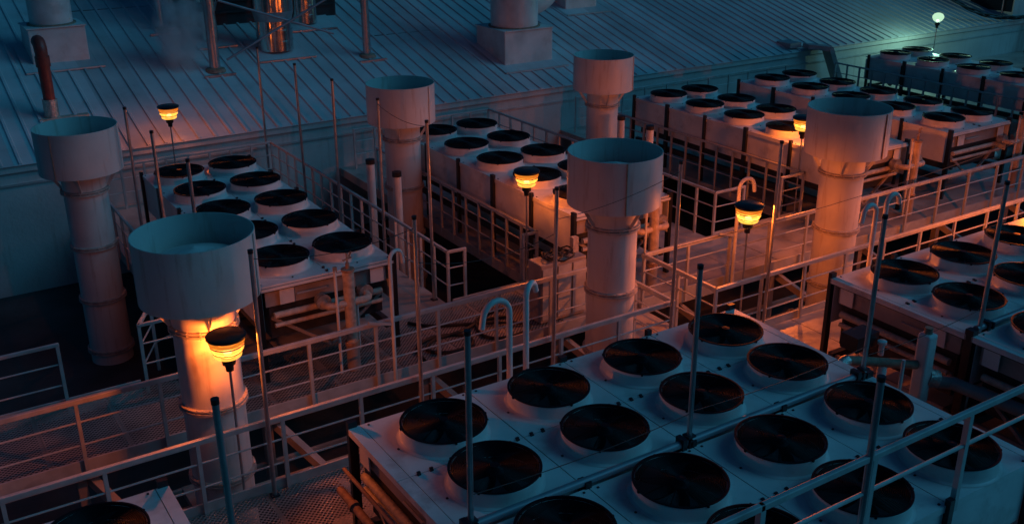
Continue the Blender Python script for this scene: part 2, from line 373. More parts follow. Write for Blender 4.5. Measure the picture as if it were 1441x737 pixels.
def condenser(x0, x1, y0, y1, top, fans, along, label, nmod, stub=0.0):
    """x0..y1 footprint; top = plate height; fans = list of fan centres; along = 'x' or 'y' length axis"""
    cx, cy = (x0+x1)/2, (y0+y1)/2
    t = thing('condenser_unit', (cx, cy, 0), label, 'condenser', 'fan condensers on the roof deck')
    LX, WD = (x1-x0, y1-y0)
    def L(x, y, z=0): return (x-cx, y-cy, z)
    # structural frame under the plates
    fr = MB()
    fr.box(L(x0+.03, y0+.03, top-.10), L(x1-.03, y0+.10, top-.034)); fr.box(L(x0+.03, y1-.10, top-.10), L(x1-.03, y1-.03, top-.034))
    fr.box(L(x0+.03, y0+.11, top-.10), L(x0+.10, y1-.11, top-.034)); fr.box(L(x1-.10, y0+.11, top-.10), L(x1-.03, y1-.11, top-.034))
    fr.build('top_frame', 'dark', t, False)
    # dark inner body (coil banks) and base rails
    MB().box(L(x0+.16, y0+.16, .62), L(x1-.16, y1-.16, top-.36)).build('coil_bank', 'coil', t, False)
    b = MB()
    if along == 'x':
        for yy in (y0+.12, y1-.12): b.bar(L(x0+.05, yy, .42), L(x1-.05, yy, .42), .09, .12)
    else:
        for xx in (x0+.12, x1-.12): b.bar(L(xx, y0+.05, .42), L(xx, y1-.05, .42), .09, .12)
    b.build('base_rail', 'dark', t, False)
    # plates, one per fan
    ls = sorted(set(round(f[0] if along == 'x' else f[1], 3) for f in fans)); ws = sorted(set(round(f[1] if along == 'x' else f[0], 3) for f in fans))
    a0, a1 = (x0, x1) if along == 'x' else (y0, y1); w0, w1 = (y0, y1) if along == 'x' else (x0, x1)
    mid = (ws[0]+ws[1])/2
    m0 = ls[0]-PX/2; m1 = ls[-1]+PX/2; gap = .009
    for i, l in enumerate(ls):
        for j, w in enumerate(ws):
            la, lb = l-PX/2+gap/2, l+PX/2-gap/2
            wa, wb = (w0, mid-gap/2) if j == 0 else (mid+gap/2, w1)
            if along == 'x': pm = cached(('p', round(lb-la, 3), round(wb-wa, 3), round(l-la, 3), round(w-wa, 3)), lambda: plate_mesh(lb-la, wb-wa, l-la, w-wa, RC-.03)); o = L(la, wa, top)
            else: pm = cached(('p', round(wb-wa, 3), round(lb-la, 3), round(w-wa, 3), round(l-la, 3)), lambda: plate_mesh(wb-wa, lb-la, w-wa, l-la, RC-.03)); o = L(wa, la, top)
            put('top_panel', pm, t, (o[0], o[1], o[2]+random.uniform(-.0015, .0015)))
    # filler plates at both ends
    for (e0, e1) in ((a0, m0-gap/2), (m1+gap/2, a1)):
        if e1-e0 > .03:
            for (wa, wb) in ((w0, mid-gap/2), (mid+gap/2, w1)):
                q = (L(e0, wa, top-.03), L(e1, wb, top)) if along == 'x' else (L(wa, e0, top-.03), L(wb, e1, top))
                MB().box(*q).build('filler_panel', 'panel', t, False)
    # lip hanging below the plate edge
    lip = MB()
    lip.box(L(x0, y0, top-.075), L(x1, y0+.012, top-.032)); lip.box(L(x0, y1-.012, top-.075), L(x1, y1, top-.032))
    lip.box(L(x0, y0+.014, top-.075), L(x0+.012, y1-.014, top-.032)); lip.box(L(x1-.012, y0+.014, top-.075), L(x1, y1-.014, top-.032))
    lip.build('edge_lip', 'panel', t, False)
    # latches and bolts
    lt = MB()
    for l in ls:
        for d in (-.57, -.43, .42, .58):
            q = L(l+d, mid, top) if along == 'x' else L(mid, l+d, top)
            lt.box((q[0]-.018, q[1]-.030, q[2]-.002), (q[0]+.018, q[1]-.004, q[2]+.016)); lt.box((q[0]-.002, q[1]+.006, q[2]-.002), (q[0]+.032, q[1]+.030, q[2]+.014))
        for d in (-.58, .58):
            for w in (w0+.05, w1-.05):
                q = L(l+d, w, top) if along == 'x' else L(w, l+d, top)
                lt.box((q[0]-.010, q[1]-.010, q[2]-.002), (q[0]+.010, q[1]+.010, q[2]+.010))
        for w in ws:
            for (dx, dy) in ((-.53, .0), (.53, .0)):
                if along != 'x' : dx, dy = dy, dx
                q = L(l+dx, w+dy, top) if along == 'x' else L(w+dx, l+dy, top)
                lt.box((q[0]-.010, q[1]-.010, q[2]-.002), (q[0]+.010, q[1]+.010, q[2]+.010))
    tag(lt.build('latches', 'black', t, False), kind='stuff')
    # long side skirts, one panel per module, black posts at the joints
    sk = .62
    sme = cached(('s', along), lambda: (MB().box((-PX/2+.006, -.008, -sk), (PX/2-.006, .008, 0)) if along == 'x' else MB().box((-.008, -PX/2+.006, -sk), (.008, PX/2-.006, 0))).mesh('side_panel', 'panel', False))
    for w, sgn in ((w0, 1), (w1, -1)):
        for l in ls:
            put('side_panel', sme, t, L(l, w+sgn*.022, top-.078) if along == 'x' else L(w+sgn*.022, l, top-.078))
        for i in range(len(ls)+1):
            l = ls[0]-PX/2+i*PX if 0 < i < len(ls) else (a0+.05 if i == 0 else a1-.05)
            q = L(l, w-sgn*.012, 0) if along == 'x' else L(w-sgn*.012, l, 0)
            hw = .05 if i % 2 == 0 else .034
            zt = top+.07
            pm = cached(('leg', hw, round(zt, 2), along), lambda: (MB().box((-hw, -.03, 0), (hw, .03, zt)) if along == 'x' else MB().box((-.03, -hw, 0), (.03, hw, zt))).mesh('leg', 'black', False))
            put('leg', pm, t, q)
    # end faces: corner plates, tie tube, bracing
    for e, sgn in ((a0, 1), (a1, -1)):
        ed = MB(); tb = MB()
        def E(w, d, z): return L(e+sgn*d, w, z) if along == 'x' else L(w, e+sgn*d, z)
        for w in (w0+.30, w1-.38):
            p, q = E(w, .05, top-.34), E(w+.22, .065, top-.10)
            MB().box(tuple(min(a, b) for a, b in zip(p, q)), tuple(max(a, b) for a, b in zip(p, q))).build('end_plate', 'panel', t, False)
        p, q = E(w0+.1, .10, top-.36), E(w1-.1, .13, top-.09)
        ed.box(tuple(min(a, b) for a, b in zip(p, q)), tuple(max(a, b) for a, b in zip(p, q)))
        for zz, rr in ((top-.50, .05), (top-.66, .035)): MB().tube([E(w0+.2, .07, zz), E(w1-.2, .07, zz)], rr, 12).build('header_tube', 'insul', t)
        tb.tube([E(w0+.55, .035, top-.22), E(mid-.05, .035, top-.22)], .018, 8)
        tb.bar(E(w0+.15, .12, .42), E(w1-.15, .12, .42), .05, .06); tb.bar(E(w0+.18, .14, .95), E(mid, .14, .30), .05, .05); tb.bar(E(w1-.18, .14, .95), E(mid, .14, .30), .05, .05)
        ed.build('end_recess', 'beam', t, False); tb.build('end_brace', 'beam', t, False)
    # fans
    for (fx, fy) in fans:
        s = put('fan_shroud', shroud_me, t, L(fx, fy, top+.001), random.uniform(0, 6.28))
        put('fan_guard', guard_me, s, (0, 0, -.016)); put('fan_blades', blades_me, s, None, random.uniform(0, 6.28)); put('fan_hub', hub_me, s); put('fan_well', well_me, s)
    return t
def grid(x, y, nx, ny, px, py): return [(x+i*px, y+j*py) for i in range(nx) for j in range(ny)]
TF = 1.625; TL = 1.505
condenser(3.53, 9.09, 6.58, 8.74, TF, grid(4.329, 7.082, 4, 2, 1.325, 1.011), 'x', 'white condenser of eight fans beside the trench, its corner lit orange', 4)
condenser(3.53, 9.09, 4.46, 6.50, TF, grid(4.349, 4.936, 4, 2, 1.325, 1.011), 'x', 'blue shaded white condenser behind the raised two bar guard rail', 4)
condenser(-3.87, 1.66, 6.58, 8.74, TF, grid(-3.10, 7.082, 4, 2, 1.325, 1.011), 'x', 'white condenser below the tall stack with a lamp against it, only an end showing', 4)
condenser(10.97, 17.86, 6.58, 8.74, TF, grid(11.70, 7.072, 5, 2, 1.325, 1.011), 'x', 'white condenser beside two crooked vent pipes, past the pipe stand gap', 5)
condenser(10.97, 17.86, 4.46, 6.50, TF, grid(11.72, 4.936, 5, 2, 1.325, 1.011), 'x', 'white condenser next to insulated pipe and pipe stand, only a corner showing', 5)
condenser(4.12, 6.24, 13.10, 19.70, TL, grid(4.674, 13.785, 2, 5, 1.031, 1.308), 'y', 'ten fan condenser between the lamp at the wall and the first railing', 5)
condenser(9.68, 11.80, 13.10, 19.70, TL, grid(10.231, 13.79, 2, 5, 1.031, 1.308), 'y', 'ten fan condenser with one long side lit amber by a lamp', 5)
condenser(16.25, 18.38, 13.06, 19.66, TL, grid(16.80, 13.73, 2, 5, 1.031, 1.308), 'y', 'ten fan condenser whose pipe stand glows orange behind the right hand stack', 5)
condenser(19.80, 21.94, 13.00, 19.60, TL, grid(20.36, 13.67, 2, 5, 1.031, 1.308), 'y', 'ten fan condenser with a free pipe stand, next to the glowing one', 5)
condenser(26.45, 28.62, 13.95, 20.70, TL-.2, grid(27.0, 14.72, 2, 5, 1.06, 1.35), 'y', 'far condenser under the pale green lamp', 5)

# pipe between the two front rows, with clamps
gp = thing('conduit_pipe', (6.3, 6.54, TF), 'blue grey pipe clamped along the gap between two front condensers', 'pipe')
MB().tube([(-2.8, 0, .055), (2.7, 0, .045)], .042, 14).build('tube', 'duct', gp)
gp2 = thing('conduit_pipe', (14.3, 6.54, TF), 'blue grey pipe clamped along the gap between two right hand condensers', 'pipe')
MB().tube([(-3.2, 0, .055), (3.2, 0, .045)], .042, 14).build('tube', 'duct', gp2)
def clamp(par, x):
    MB().box((x-.028, -.06, -.03), (x+.028, .06, .125)).build('clamp', 'black', par, False); MB().box((x+.07, -.058, -.02), (x+.11, .058, .09)).build('clamp', 'black', par, False)
for x in (-2.62, -.08, 2.55): clamp(gp, x)
for x in (-3.0, -1.9, -.6, .8): clamp(gp2, x)

# ------------------------------------------------------------------ stacks
def stack(x, y, top, label, cap_r=.70, pipe_r=.372, seam=0.0):
    t = thing('exhaust_stack', (x, y, -1.6), label, 'stack', 'white exhaust stacks'); h = top+1.6
    MB().lathe([(pipe_r, 0), (pipe_r, h-.80)], 48).build('pipe', 'stack', t)
    cb = h-.79
    prof = [(cap_r-.012, h), (cap_r, h), (cap_r, cb), (cap_r-.012, cb), (cap_r-.012, h)]
    c = MB().lathe(prof[::-1], 64).build('cap', 'stack', t)
    MB().lathe([(pipe_r+.002, cb+.05), (.50, cb+.34), (.52, cb+.46), (.001, cb+.62)], 48).build('inner_cone', 'stack', c)
    MB().lathe([(.395, cb-.02), (cap_r-.015, cb+.03), (cap_r-.015, cb+.04), (.40, cb)], 48).build('drip_ring', 'stack', c)
    MB().box((cap_r*math.cos(seam)-.004, cap_r*math.sin(seam)-.02, cb+.01), (cap_r*math.cos(seam)+.008, cap_r*math.sin(seam)+.02, h-.01)).build('seam', 'rust' if seam < -1.2 else 'stack', c, False)
    for z in (cb-.36, cb-1.39, cb-2.42, cb-3.45):
        if z < .05: continue
        f = MB().lathe([(pipe_r, -.03), (pipe_r+.045, -.03), (pipe_r+.045, .0), (pipe_r+.006, .004), (pipe_r+.006, .014), (pipe_r+.04, .016), (pipe_r+.04, .04), (pipe_r, .045)], 48, (0, 0, z)).build('flange', 'flange', t)
        bo = MB()
        for j in range(16):
            a = 2*math.pi*j/16; q = ((pipe_r+.025)*math.cos(a), (pipe_r+.025)*math.sin(a)); bo.box((q[0]-.010, q[1]-.010, z-.04), (q[0]+.010, q[1]+.010, z+.05))
        tag(bo.build('bolts', 'flange', f, False), kind='stuff')
    for j in range(4):
        a = seam+.5+j*math.pi/2; c_, s_ = math.cos(a), math.sin(a)
        g = MB(); g.bar((pipe_r*c_, pipe_r*s_, cb-.33), ((pipe_r+.25)*c_, (pipe_r+.25)*s_, cb+.06), .016, .05); g.build('strap', 'stack', t, False)
    return t
stack(2.82, 11.25, 3.20, 'white exhaust stack with an amber lamp glowing against its pipe', seam=-.6)
stack(9.04, 11.30, 3.20, 'white exhaust stack rising from the trench by the cabinet and bridge', seam=-2.0)
stack(14.08, 11.25, 3.20, 'white exhaust stack with rust streaked rim and a lamp behind its edge', seam=-1.45)
stack(2.90, 18.60, 2.88, 'white exhaust stack standing in the dark pit by the red pipe', seam=-2.4)
stack(9.15, 18.50, 2.92, 'white exhaust stack beside two capped standpipes and the first railing', seam=-1.1)
stack(14.52, 18.70, 2.90, 'white exhaust stack between second void railing and the wall', seam=-.9)

# ------------------------------------------------------------------ railings
def railing(pts, label, sp, top_w=.05, top_h=.05, height=1.01, mids=(.36, .68), z0=0.0, postw=.045, rail_r=.013):
    c = pts[0]; t = thing('railing', (c[0], c[1], z0), label, 'railing', 'guard railings')
    def q(p, z): return (p[0]-c[0], p[1]-c[1], z)
    for a, b in zip(pts[:-1], pts[1:]):
        va = Vector((b[0]-a[0], b[1]-a[1])); ln = va.length; d = va/ln
        a2 = (a[0]-d.x*top_w*.5, a[1]-d.y*top_w*.5); b2 = (b[0]+d.x*top_w*.498, b[1]+d.y*top_w*.498)
        bev(MB().bar(q(a2, height-top_h/2), q(b2, height-top_h/2), top_w, top_h).build('top_rail', 'rail', t, False), .008)
        for m in mids: MB().tube([q(a, m*height), q(b, m*height)], rail_r, 8).build('mid_rail', 'rail', t)
        n = max(1, round(ln/sp))
        pm = cached(('post', postw, round(height-top_h, 3)), lambda: MB().box((-postw/2, -postw/2, -.1), (postw/2, postw/2, height-top_h+.002)).mesh('post', 'rail', False))
        for i in range(n if b is not pts[-1] else n+1):
            p = (a[0]+d.x*ln*i/n, a[1]+d.y*ln*i/n); put('post', pm, t, q(p, 0))
    return t
railing([(-5.78, 12.17), (9.54, 12.17), (9.54, 10.42), (-5.85, 10.42)], 'long grey railing looping round the trench with the lamp lit stack', 1.0, .055, .07)
railing([(40, 12.13), (10.40, 12.13), (10.40, 10.40), (40, 10.36)], 'long grey railing looping round the trench past the bridge', 1.0, .055, .07)
railing([(-2.5, 13.95), (1.48, 13.95)], 'grey railing ending short beside the dark pit', 1.0)
railing([(3.95, 13.97), (2.58, 13.97), (2.9, 14.6), (3.5, 14.9), (3.5, 22.45)], 'grey railing beside the pit stack running back to the wall', .7)
railing([(8.02, 14.03), (7.70, 14.05), (7.70, 22.45), (3.8, 22.45)], 'grey railing beside the first ten fan condenser, turning along the wall', .5)
railing([(9.22, 14.03), (9.51, 14.03), (9.53, 20.6)], 'grey railing with lamp pole at its end, below the amber lit condenser', .5)
railing([(14.48, 13.92), (13.72, 13.94), (13.66, 22.45), (9.8, 22.45)], 'grey railing on the far side of the amber lit condenser, turning along wall', .52)
railing([(15.55, 13.92), (16.2, 13.92), (16.2, 20.7)], 'grey railing with dense posts in front of a condenser with lit pipe stand', .51)
railing([(26.20, 14.6), (26.20, 21.7)], 'far grey railing in front of condenser under green lamp', .47)
railing([(24.6, 22.3), (16.4, 22.3)], 'thin grey railing along the wall behind two condensers', .8)
railing([(9.05, 4.47), (5.13, 4.47), (3.6, 4.47)], 'raised grey guard rail of two bars standing on condenser edge', 1.33, .05, .06, .98, (.62,), TF, .055, .02)

# masts with wires
def mast(x, y, z0, z1, label, group, r=.028):
    t = thing('mast', (x, y, z0), label, 'mast', group); t.rotation_euler = (R(random.uniform(-.5, .5)), R(random.uniform(-.5, .5)), 0)
    MB().tube([(0, 0, 0), (0, 0, z1-z0)], r, 12).build('pole', 'galv', t)
    MB().tube([(0, 0, z1-z0-.03), (0, 0, z1-z0+.012)], r+.004, 12).build('end_cap', 'black', t)
    MB().box((-.05, -.05, 0), (.05, .05, .02)).build('foot', 'dark', t, False)
    return t
for x, l in ((1.68, 'slim mast by the corner of the condenser below the lamp lit stack'), (3.74, 'slim mast on the gap pipe at the orange lit end of a condenser'), (6.32, 'slim mast at the middle clamp of the gap pipe between front condensers'), (8.97, 'slim mast on the gap pipe end beside the pipe cluster'), (11.16, 'slim mast at a condenser corner past the pipe cluster')):
    mast(x, 6.54, TF+.108 if 3 < x < 9.05 else .02, 3.6, l, 'masts in the gap between front condensers')
for x, l in ((3.17, 'slim mast beside the amber lamp on the big stack'), (5.22, 'slim mast at the trench railing in front of the first pipe stand'), (7.28, 'slim mast at the trench railing beside two crooked vent pipes'), (9.44, 'slim mast at the bridge between stack and lamp'), (11.44, 'slim mast shining orange right beside a lamp past the bridge')):
    mast(x, 10.33, .0, 3.19, l, 'masts along the trench railing')
for y, l in ((14.3, 'slim mast by the near corner of the first ten fan condenser'), (16.2, 'slim mast halfway along the pit side of the ten fan condenser'), (18.1, 'slim mast on the pit side, next to the lamp at the wall')):
    mast(3.66, y, 0, 3.19, l, 'masts along the pit railing')
for y, l in ((14.4, 'slim mast at the end of the first void railing by the catwalk'), (16.3, 'slim mast in front of the stack beside two capped standpipes'), (18.35, 'slim mast on the void railing just before the stack with standpipes'), (20.2, 'slim mast on the void railing between wall corner and next mast'), (22.5, 'slim mast at the corner where the void railing meets the wall')):
    mast(7.60, y, 0, 3.19, l, 'masts along the first void railing')
mast(6.38, 4.46, TF, 3.33, 'slim grey mast standing against the raised guard rail', 'mast at the raised rail', .032)
def wire(a, b, sag, label, r=.0045):
    a = Vector(a); b = Vector(b); o = a
    pts = [(a.lerp(b, i/16)-a)+Vector((0, 0, -sag*4*(i/16)*(1-i/16))) for i in range(17)]
    t = put('wire', MB().tube(pts, r, 5).mesh('wire', 'hose'), None, tuple(a)); tag(t, label, 'wire', 'wires between masts')
for a, b, s, l in (((3.17, 10.33, 3.1), (5.22, 10.33, 3.05), .12, 'thin black wire from the lamp lit stack mast to the next mast'), ((5.22, 10.33, 2.6), (7.28, 10.33, 2.55), .15, 'thin black wire slung low between two trench railing masts'),
    ((7.28, 10.33, 2.75), (9.44, 10.33, 3.05), .08, 'thin black wire crossing the cap of the stack by the bridge'), ((7.60, 14.4, 3.1), (7.60, 16.3, 3.1), .1, 'thin black wire between masts of the first void railing'),
    ((9.44, 10.33, 1.9), (18.0, 10.4, 2.2), .1, 'long thin black wire crossing the pipe of the rust streaked stack'), ((3.74, 6.54, 2.0), (6.32, 6.54, 2.0), .05, 'thin wire just above front fans between two masts'), ((6.32, 6.54, 2.02), (8.97, 6.54, 2.02), .05, 'thin wire above front fans towards the pipe stand gap'), ((8.97, 6.54, 1.9), (11.16, 6.54, 1.95), .05, 'thin wire spanning the pipe stand gap')):
    wire(a, b, s, l)

# crooked vent pipes
def cane(x, y, z0, z1, dirx, diry, label, r=.036, rad=.16, drop=.12, brace=0):
    t = thing('vent_pipe', (x, y, z0), label, 'vent pipe', 'crooked vent pipes'); d = Vector((dirx, diry, 0)).normalized(); up = Vector((0, 0, 1))
    h = z1-z0-rad
    pts = [(0, 0, 0), (0, 0, h*.5), (0, 0, h)]+arc(d*rad+up*h, rad, math.pi, 0.12, 12, d, up)[1:]
    e = pts[-1]; pts.append(Vector(e)+Vector((d.x*.02, d.y*.02, -drop)))
    MB().tube(pts, r, 14).build('pipe', 'white', t)
    if brace: MB().bar((0, 0, .95), (-.38, .0, 1.06), .03, .04).build('bracket', 'rail', t, False)
cane(5.69, 8.95, 0, 2.54, -1, -.1, 'crooked white vent pipe bending towards the lamp lit stack, behind front condenser', rad=.19)
cane(5.92, 8.95, 0, 2.60, .8, .5, 'crooked white vent pipe bending towards the bridge, behind front condenser', rad=.13, drop=.03)
cane(12.06, 8.95, 0, 2.48, -1, 0, 'crooked white vent pipe bending back over the right hand condenser corner', rad=.14)
cane(12.28, 8.95, 0, 2.56, 1, 0, 'crooked white vent pipe bending away from the right hand condenser corner', rad=.14, drop=.05)
cane(12.40, 12.03, 0, 1.98, 1, -.1, 'crooked white vent pipe beside the lamp past the bridge', r=.034, rad=.16, brace=1)
cane(5.69, 12.08, 0, 2.05, .9, .3, 'crooked white vent pipe at end of the first ten fan condenser', r=.028, rad=.12, brace=1)

# capped standpipes
for (x, y, l) in ((8.12, 17.9, 'white capped standpipe touching the pit side railing near the wall side'), (8.18, 16.85, 'white capped standpipe in front of the stack by the first railing'), (14.5, 17.95, 'white standpipe just in front of the stack near the wall'), (14.48, 16.9, 'white standpipe in the second void, farther from the wall')):
    t = thing('standpipe', (x, y, -1.6), l, 'standpipe', 'capped standpipes in the voids')
    MB().lathe([(.085, 0), (.085, 3.15)], 20, capt=True).build('pipe', 'stack', t); MB().lathe([(.092, 3.12), (.092, 3.21), (.001, 3.22)], 20).build('cap', 'black', t)

# ------------------------------------------------------------------ lamps
def lamp(x, y, label, watts, glow='amber', cap=True, base=0.0, zc=2.05):
    t = thing('lamp', (x, y, base), label, 'lamp', 'lamps on slim poles'); z = zc-base
    MB().tube([(0, 0, 0), (0, 0, z-.28)], .016, 10).build('pole', 'galv', t)
    MB().lathe([(.001, -.33), (.045, -.33), (.050, -.25), (.075, -.245), (.088, -.135), (.001, -.13)], 24, (0, 0, z)).build('socket', 'black', t)
    if cap:
        for r0, r1, za, zb, mm in ((.095, .160, -.152, -.086, 'amber'), (.125, .190, -.068, -.004, 'amber'), (.150, .206, .014, .080, 'amber_dim')):
            zm = (za+zb)/2; hh = (zb-za)/2
            MB().lathe([(r0*.7, za), (r1-.022, za+.004), (r1-.006, za+.016), (r1, zm), (r1-.004, zb-.016), (r1-.018, zb-.004), (r0*.8, zb)], 36, (0, 0, z)).build('glass_ring', mm, t)
        for zz, rr in ((-.077, .166), (.005, .194)): MB().lathe([(rr-.014, zz-.007), (rr, zz-.007), (rr, zz+.007), (rr-.014, zz+.007)], 36, (0, 0, z)).build('louver', 'rust', t)
        MB().lathe([(.10, .083), (.215, .086), (.228, .098), (.228, .122), (.21, .135), (.001, .142)], 40, (0, 0, z)).build('cap', 'black', t)
    else:
        MB().lathe([(.06, -.13), (.13, -.09), (.185, 0), (.185, .06), (.14, .13), (.06, .165), (.001, .17)], 28, (0, 0, z)).build('glass', glow, t)
    MB().lathe([(.001, -.12), (.045, -.115), (.05, -.085), (.04, -.06), (.001, -.055)], 20, (0, 0, z)).build('core', glow+'_core', t)
    ld = bpy.data.lights.new('lamp_light', 'POINT'); ld.energy = watts*(1.9 if glow == 'amber' else 1); ld.shadow_soft_size = .04
    ld.color = AMBER if glow == 'amber' else (.45, 1.0, .72)
    lo = bpy.data.objects.new('lamp_light', ld); col.objects.link(lo); lo.parent = t; lo.location = (0, 0, z+.042)
    return t
lamp(2.85, 10.48, 'amber louvred lamp glowing against the big stack pipe', 280, zc=2.07)
lamp(3.3, 14.45, 'amber louvred lamp behind the big stack cap, by the pit railing', 60)
lamp(11.13, 10.56, 'amber louvred lamp between crooked vent pipe and bridge rail', 430)
lamp(9.27, 14.0, 'amber louvred lamp at the end of railing beside a ten fan condenser', 120)
lamp(16.12, 14.0, 'amber louvred lamp half hidden by the rust streaked stack', 290)
lamp(5.42, 22.3, 'amber louvred lamp by the wall in front of the ribbed roof', 70)
lamp(30.7, 21.4, 'pale green globe lamp by the far wall', 240, 'green', False)
lamp(16.75, 9.15, 'amber louvred lamp behind the right hand condenser', 800)

# ------------------------------------------------------------------ pipe stands at the condenser ends
def stand(x, y, label, top=1.72, w=.34, zc=1.12, lit=''):
    t = thing('pipe_stand', (x, y, 0), label, 'pipe stand', 'pipe stands at condenser ends')
    MB().lathe([(.085, .45), (.085, top-.12)], 20, capt=True, capb=True).build('riser', 'insul', t)
    MB().lathe([(.11, .40), (.11, .47)], 20, capt=True, capb=True).build('flange', 'rust', t)
    MB().lathe([(.10, 0), (.10, .40)], 20).build('pedestal', 'beam', t)
    MB().lathe([(.10, top-.12), (.10, top-.085), (.03, top-.08), (.03, top), (.001, top)], 16).build('riser_cap', 'rust', t)
    v = MB(); v.bar((-.07, 0, top+.05), (.07, 0, top+.08), .02, .02); v.bar((0, 0, top-.01), (0, 0, top+.16), .024, .024); v.bar((.03, 0, top+.09), (.07, 0, top+.17), .02, .02); v.build('valve_handle', 'rust', t, False)
    for s in (-1, 1):
        pts = [(s*.06, .0, zc-.02), (s*(w-.12), 0, zc-.03)]+arc((s*(w-.12), .12, zc-.03), .12, -math.pi/2, 0, 6, (s, 0, 0), (0, 1, 0))[1:]+[(s*w, .34, zc)]
        MB().tube(pts, .058, 14).build('elbow', 'insul', t)
        MB().tube([(s*w, .15, zc), (s*w, .19, zc)], .115, 20).build('flange', 'foil', t)
        MB().tube([(s*w, .20, zc), (s*w, .30, zc)], .10, 20).build('flange', 'foil', t)
    MB().tube([(-.22, -.04, 0), (-.22, -.04, top-.05)], .022, 10).build('side_tube', 'white', t); MB().tube([(.12, .02, .3), (.12, .02, zc-.05)], .02, 10).build('side_tube', 'white', t)
    MB().box((-.24, -.06, top-.08), (-.19, -.02, top+.0)).build('fitting', 'rust', t, False)
stand(5.36, 12.82, 'insulated pipe stand with two elbows at end of first ten fan condenser')
stand(11.15, 12.78, 'insulated pipe stand half hidden behind the stack by the bridge')
stand(18.28, 12.78, 'orange lit pipe stand with elbows behind rust streaked stack')
stand(21.95, 12.72, 'insulated pipe stand at the condenser end by the far railing')

def gap_pipes():
    t = thing('pipe_stand', (10.05, 6.75, 0), 'cluster of insulated pipes and a valve in the gap between front condensers', 'pipe stand', 'pipe stands at condenser ends')
    bev(MB().box((.28, -.10, 0), (.46, .08, 1.72)).build('riser', 'white', t, False), .03)
    MB().tube([(.37, -.01, 1.72), (.37, -.01, 1.80)], .05, 12).build('riser_cap', 'rust', t)
    MB().tube([(-.55, .42, 1.42), (.28, .02, 1.30)], .06, 16).build('feed_pipe', 'rust', t)
    MB().tube(arc((-.55, .42, 1.24), .18, math.pi/2, math.pi, 6, (1, 0, 0), (0, 0, 1)), .075, 16).build('elbow', 'foil', t)
    MB().tube([(-.73, .42, 1.25), (-.73, .42, .1)], .075, 16).build('drop_pipe', 'white', t)
    MB().tube([(.46, -.05, 1.05), (.75, -.20, 1.0), (.95, -1.2, .95), (.98, -3.2, .95)], .085, 16).build('return_pipe', 'beam', t)
    MB().tube([(.34, -.1, .75), (.55, -.55, .62), (.58, -3.2, .6)], .07, 16).build('return_pipe', 'beam', t)
    MB().tube([(.46, -.02, 1.10), (.58, -.08, 1.06)], .12, 18).build('flange', 'foil', t)
    MB().lathe([(.035, 0), (.035, .14), (.055, .15), (.058, .19), (.001, .21)], 18, (-.05, .32, 1.40)).build('valve', 'white', t)
    MB().box((-.42, .40, 1.48), (-.02, .66, 1.68)).build('valve_motor', 'black', t, False)
    MB().tube([(-.1, -.05, 0), (-.1, -.05, 1.5)], .022, 10).build('side_tube', 'white', t)
    MB().tube([(-.25, .1, .2), (-.28, .12, .9), (-.12, .22, 1.3)], .06, 14).build('drop_pipe', 'white', t)
gap_pipes()
t = thing('header_pipe', (3.36, 7.6, 0), 'rusty insulated header pipe below the front condenser end, with valve motor', 'pipe')
MB().tube([(0, -2.8, .98), (0, 1.05, .98)], .045, 14).build('pipe', 'rust', t); MB().tube([(.06, -2.8, 1.22), (.06, 1.05, 1.22)], .022, 12).build('pipe', 'rust', t)
for y in (-1.1, -.2, .7): MB().tube([(0, y-.03, .98), (0, y+.03, .98)], .062, 16).build('flange', 'rust', t)
bev(MB().box((-.42, -1.05, 1.05), (-.12, -.72, 1.32)).build('valve_motor', 'duct', t, False), .04)
MB().tube([(-.5, -.95, .9), (-.1, -.95, .9), (0, -.95, .95)], .07, 14).build('branch', 'foil', t)
MB().tube([(-.52, -1.0, .8), (-.52, -1.0, 1.18)], .075, 14).build('branch', 'foil', t)
MB().tube([(-.3, -.66, 1.2), (-.3, -.58, 1.2)], .04, 12).build('hand_wheel', 'rust', t)
for y in (-2.2, .5): MB().box((-.04, y-.04, 0), (.04, y+.04, .93)).build('support', 'dark', t, False)

# cabinet, hoses
t = thing('cabinet', (9.12, 12.68, 0), 'grey equipment cabinet with tangled wires on top beside the stack by the bridge', 'cabinet')
bev(MB().box((-.55, -.16, .02), (.36, .22, 1.05)).build('body', 'beam', t, False), .015)
for x in (-.53, -.22, .08): MB().box((x+.01, -.176, .08), (x+.27, -.163, .98)).build('door', 'rail', t, False)
cl = MB(); rnd = random.Random(3)
for i in range(9):
    c = Vector((rnd.uniform(-.4, .2), rnd.uniform(-.08, .12), 1.08+rnd.uniform(0, .05))); rr = rnd.uniform(.07, .15)
    cl.tube([c+Vector((rr*1.3*math.cos(a*.52), rr*math.sin(a*.52), .03*math.sin(a*1.3+i))) for a in range(12)], .013, 6)
cl.build('wire_tangle', 'hose', t)
MB().box((.22, .02, 1.06), (.33, .12, 1.32)).build('switch_box', 'insul', t, False)
hz = .03
def hose(pts, label):
    V = [Vector(p) for p in pts]; out = []
    for i in range(len(V)-1):
        p0, p1, p2, p3 = V[max(i-1, 0)], V[i], V[i+1], V[min(i+2, len(V)-1)]
        for j in range(8):
            t_ = j/8; out.append(.5*((2*p1)+(p2-p0)*t_+(2*p0-5*p1+4*p2-p3)*t_*t_+(3*p1-p0-3*p2+p3)*t_**3))
    out.append(V[-1]); c = out[0].copy()
    o = put('hose', MB().tube([p-c for p in out], .028, 8).mesh('hose', 'hose'), None, tuple(c)); tag(o, label, 'hose', 'hoses on the catwalk')
hose([(6.35, 12.42, hz), (6.45, 12.85, hz), (6.85, 13.05, hz), (7.3, 12.85, hz), (7.25, 12.5, hz), (6.8, 12.45, hz), (6.55, 12.7, hz), (6.8, 12.95, hz), (7.3, 13.0, hz), (7.9, 13.15, hz), (8.3, 13.05, hz)], 'black hose coiled on the grating of the catwalk')
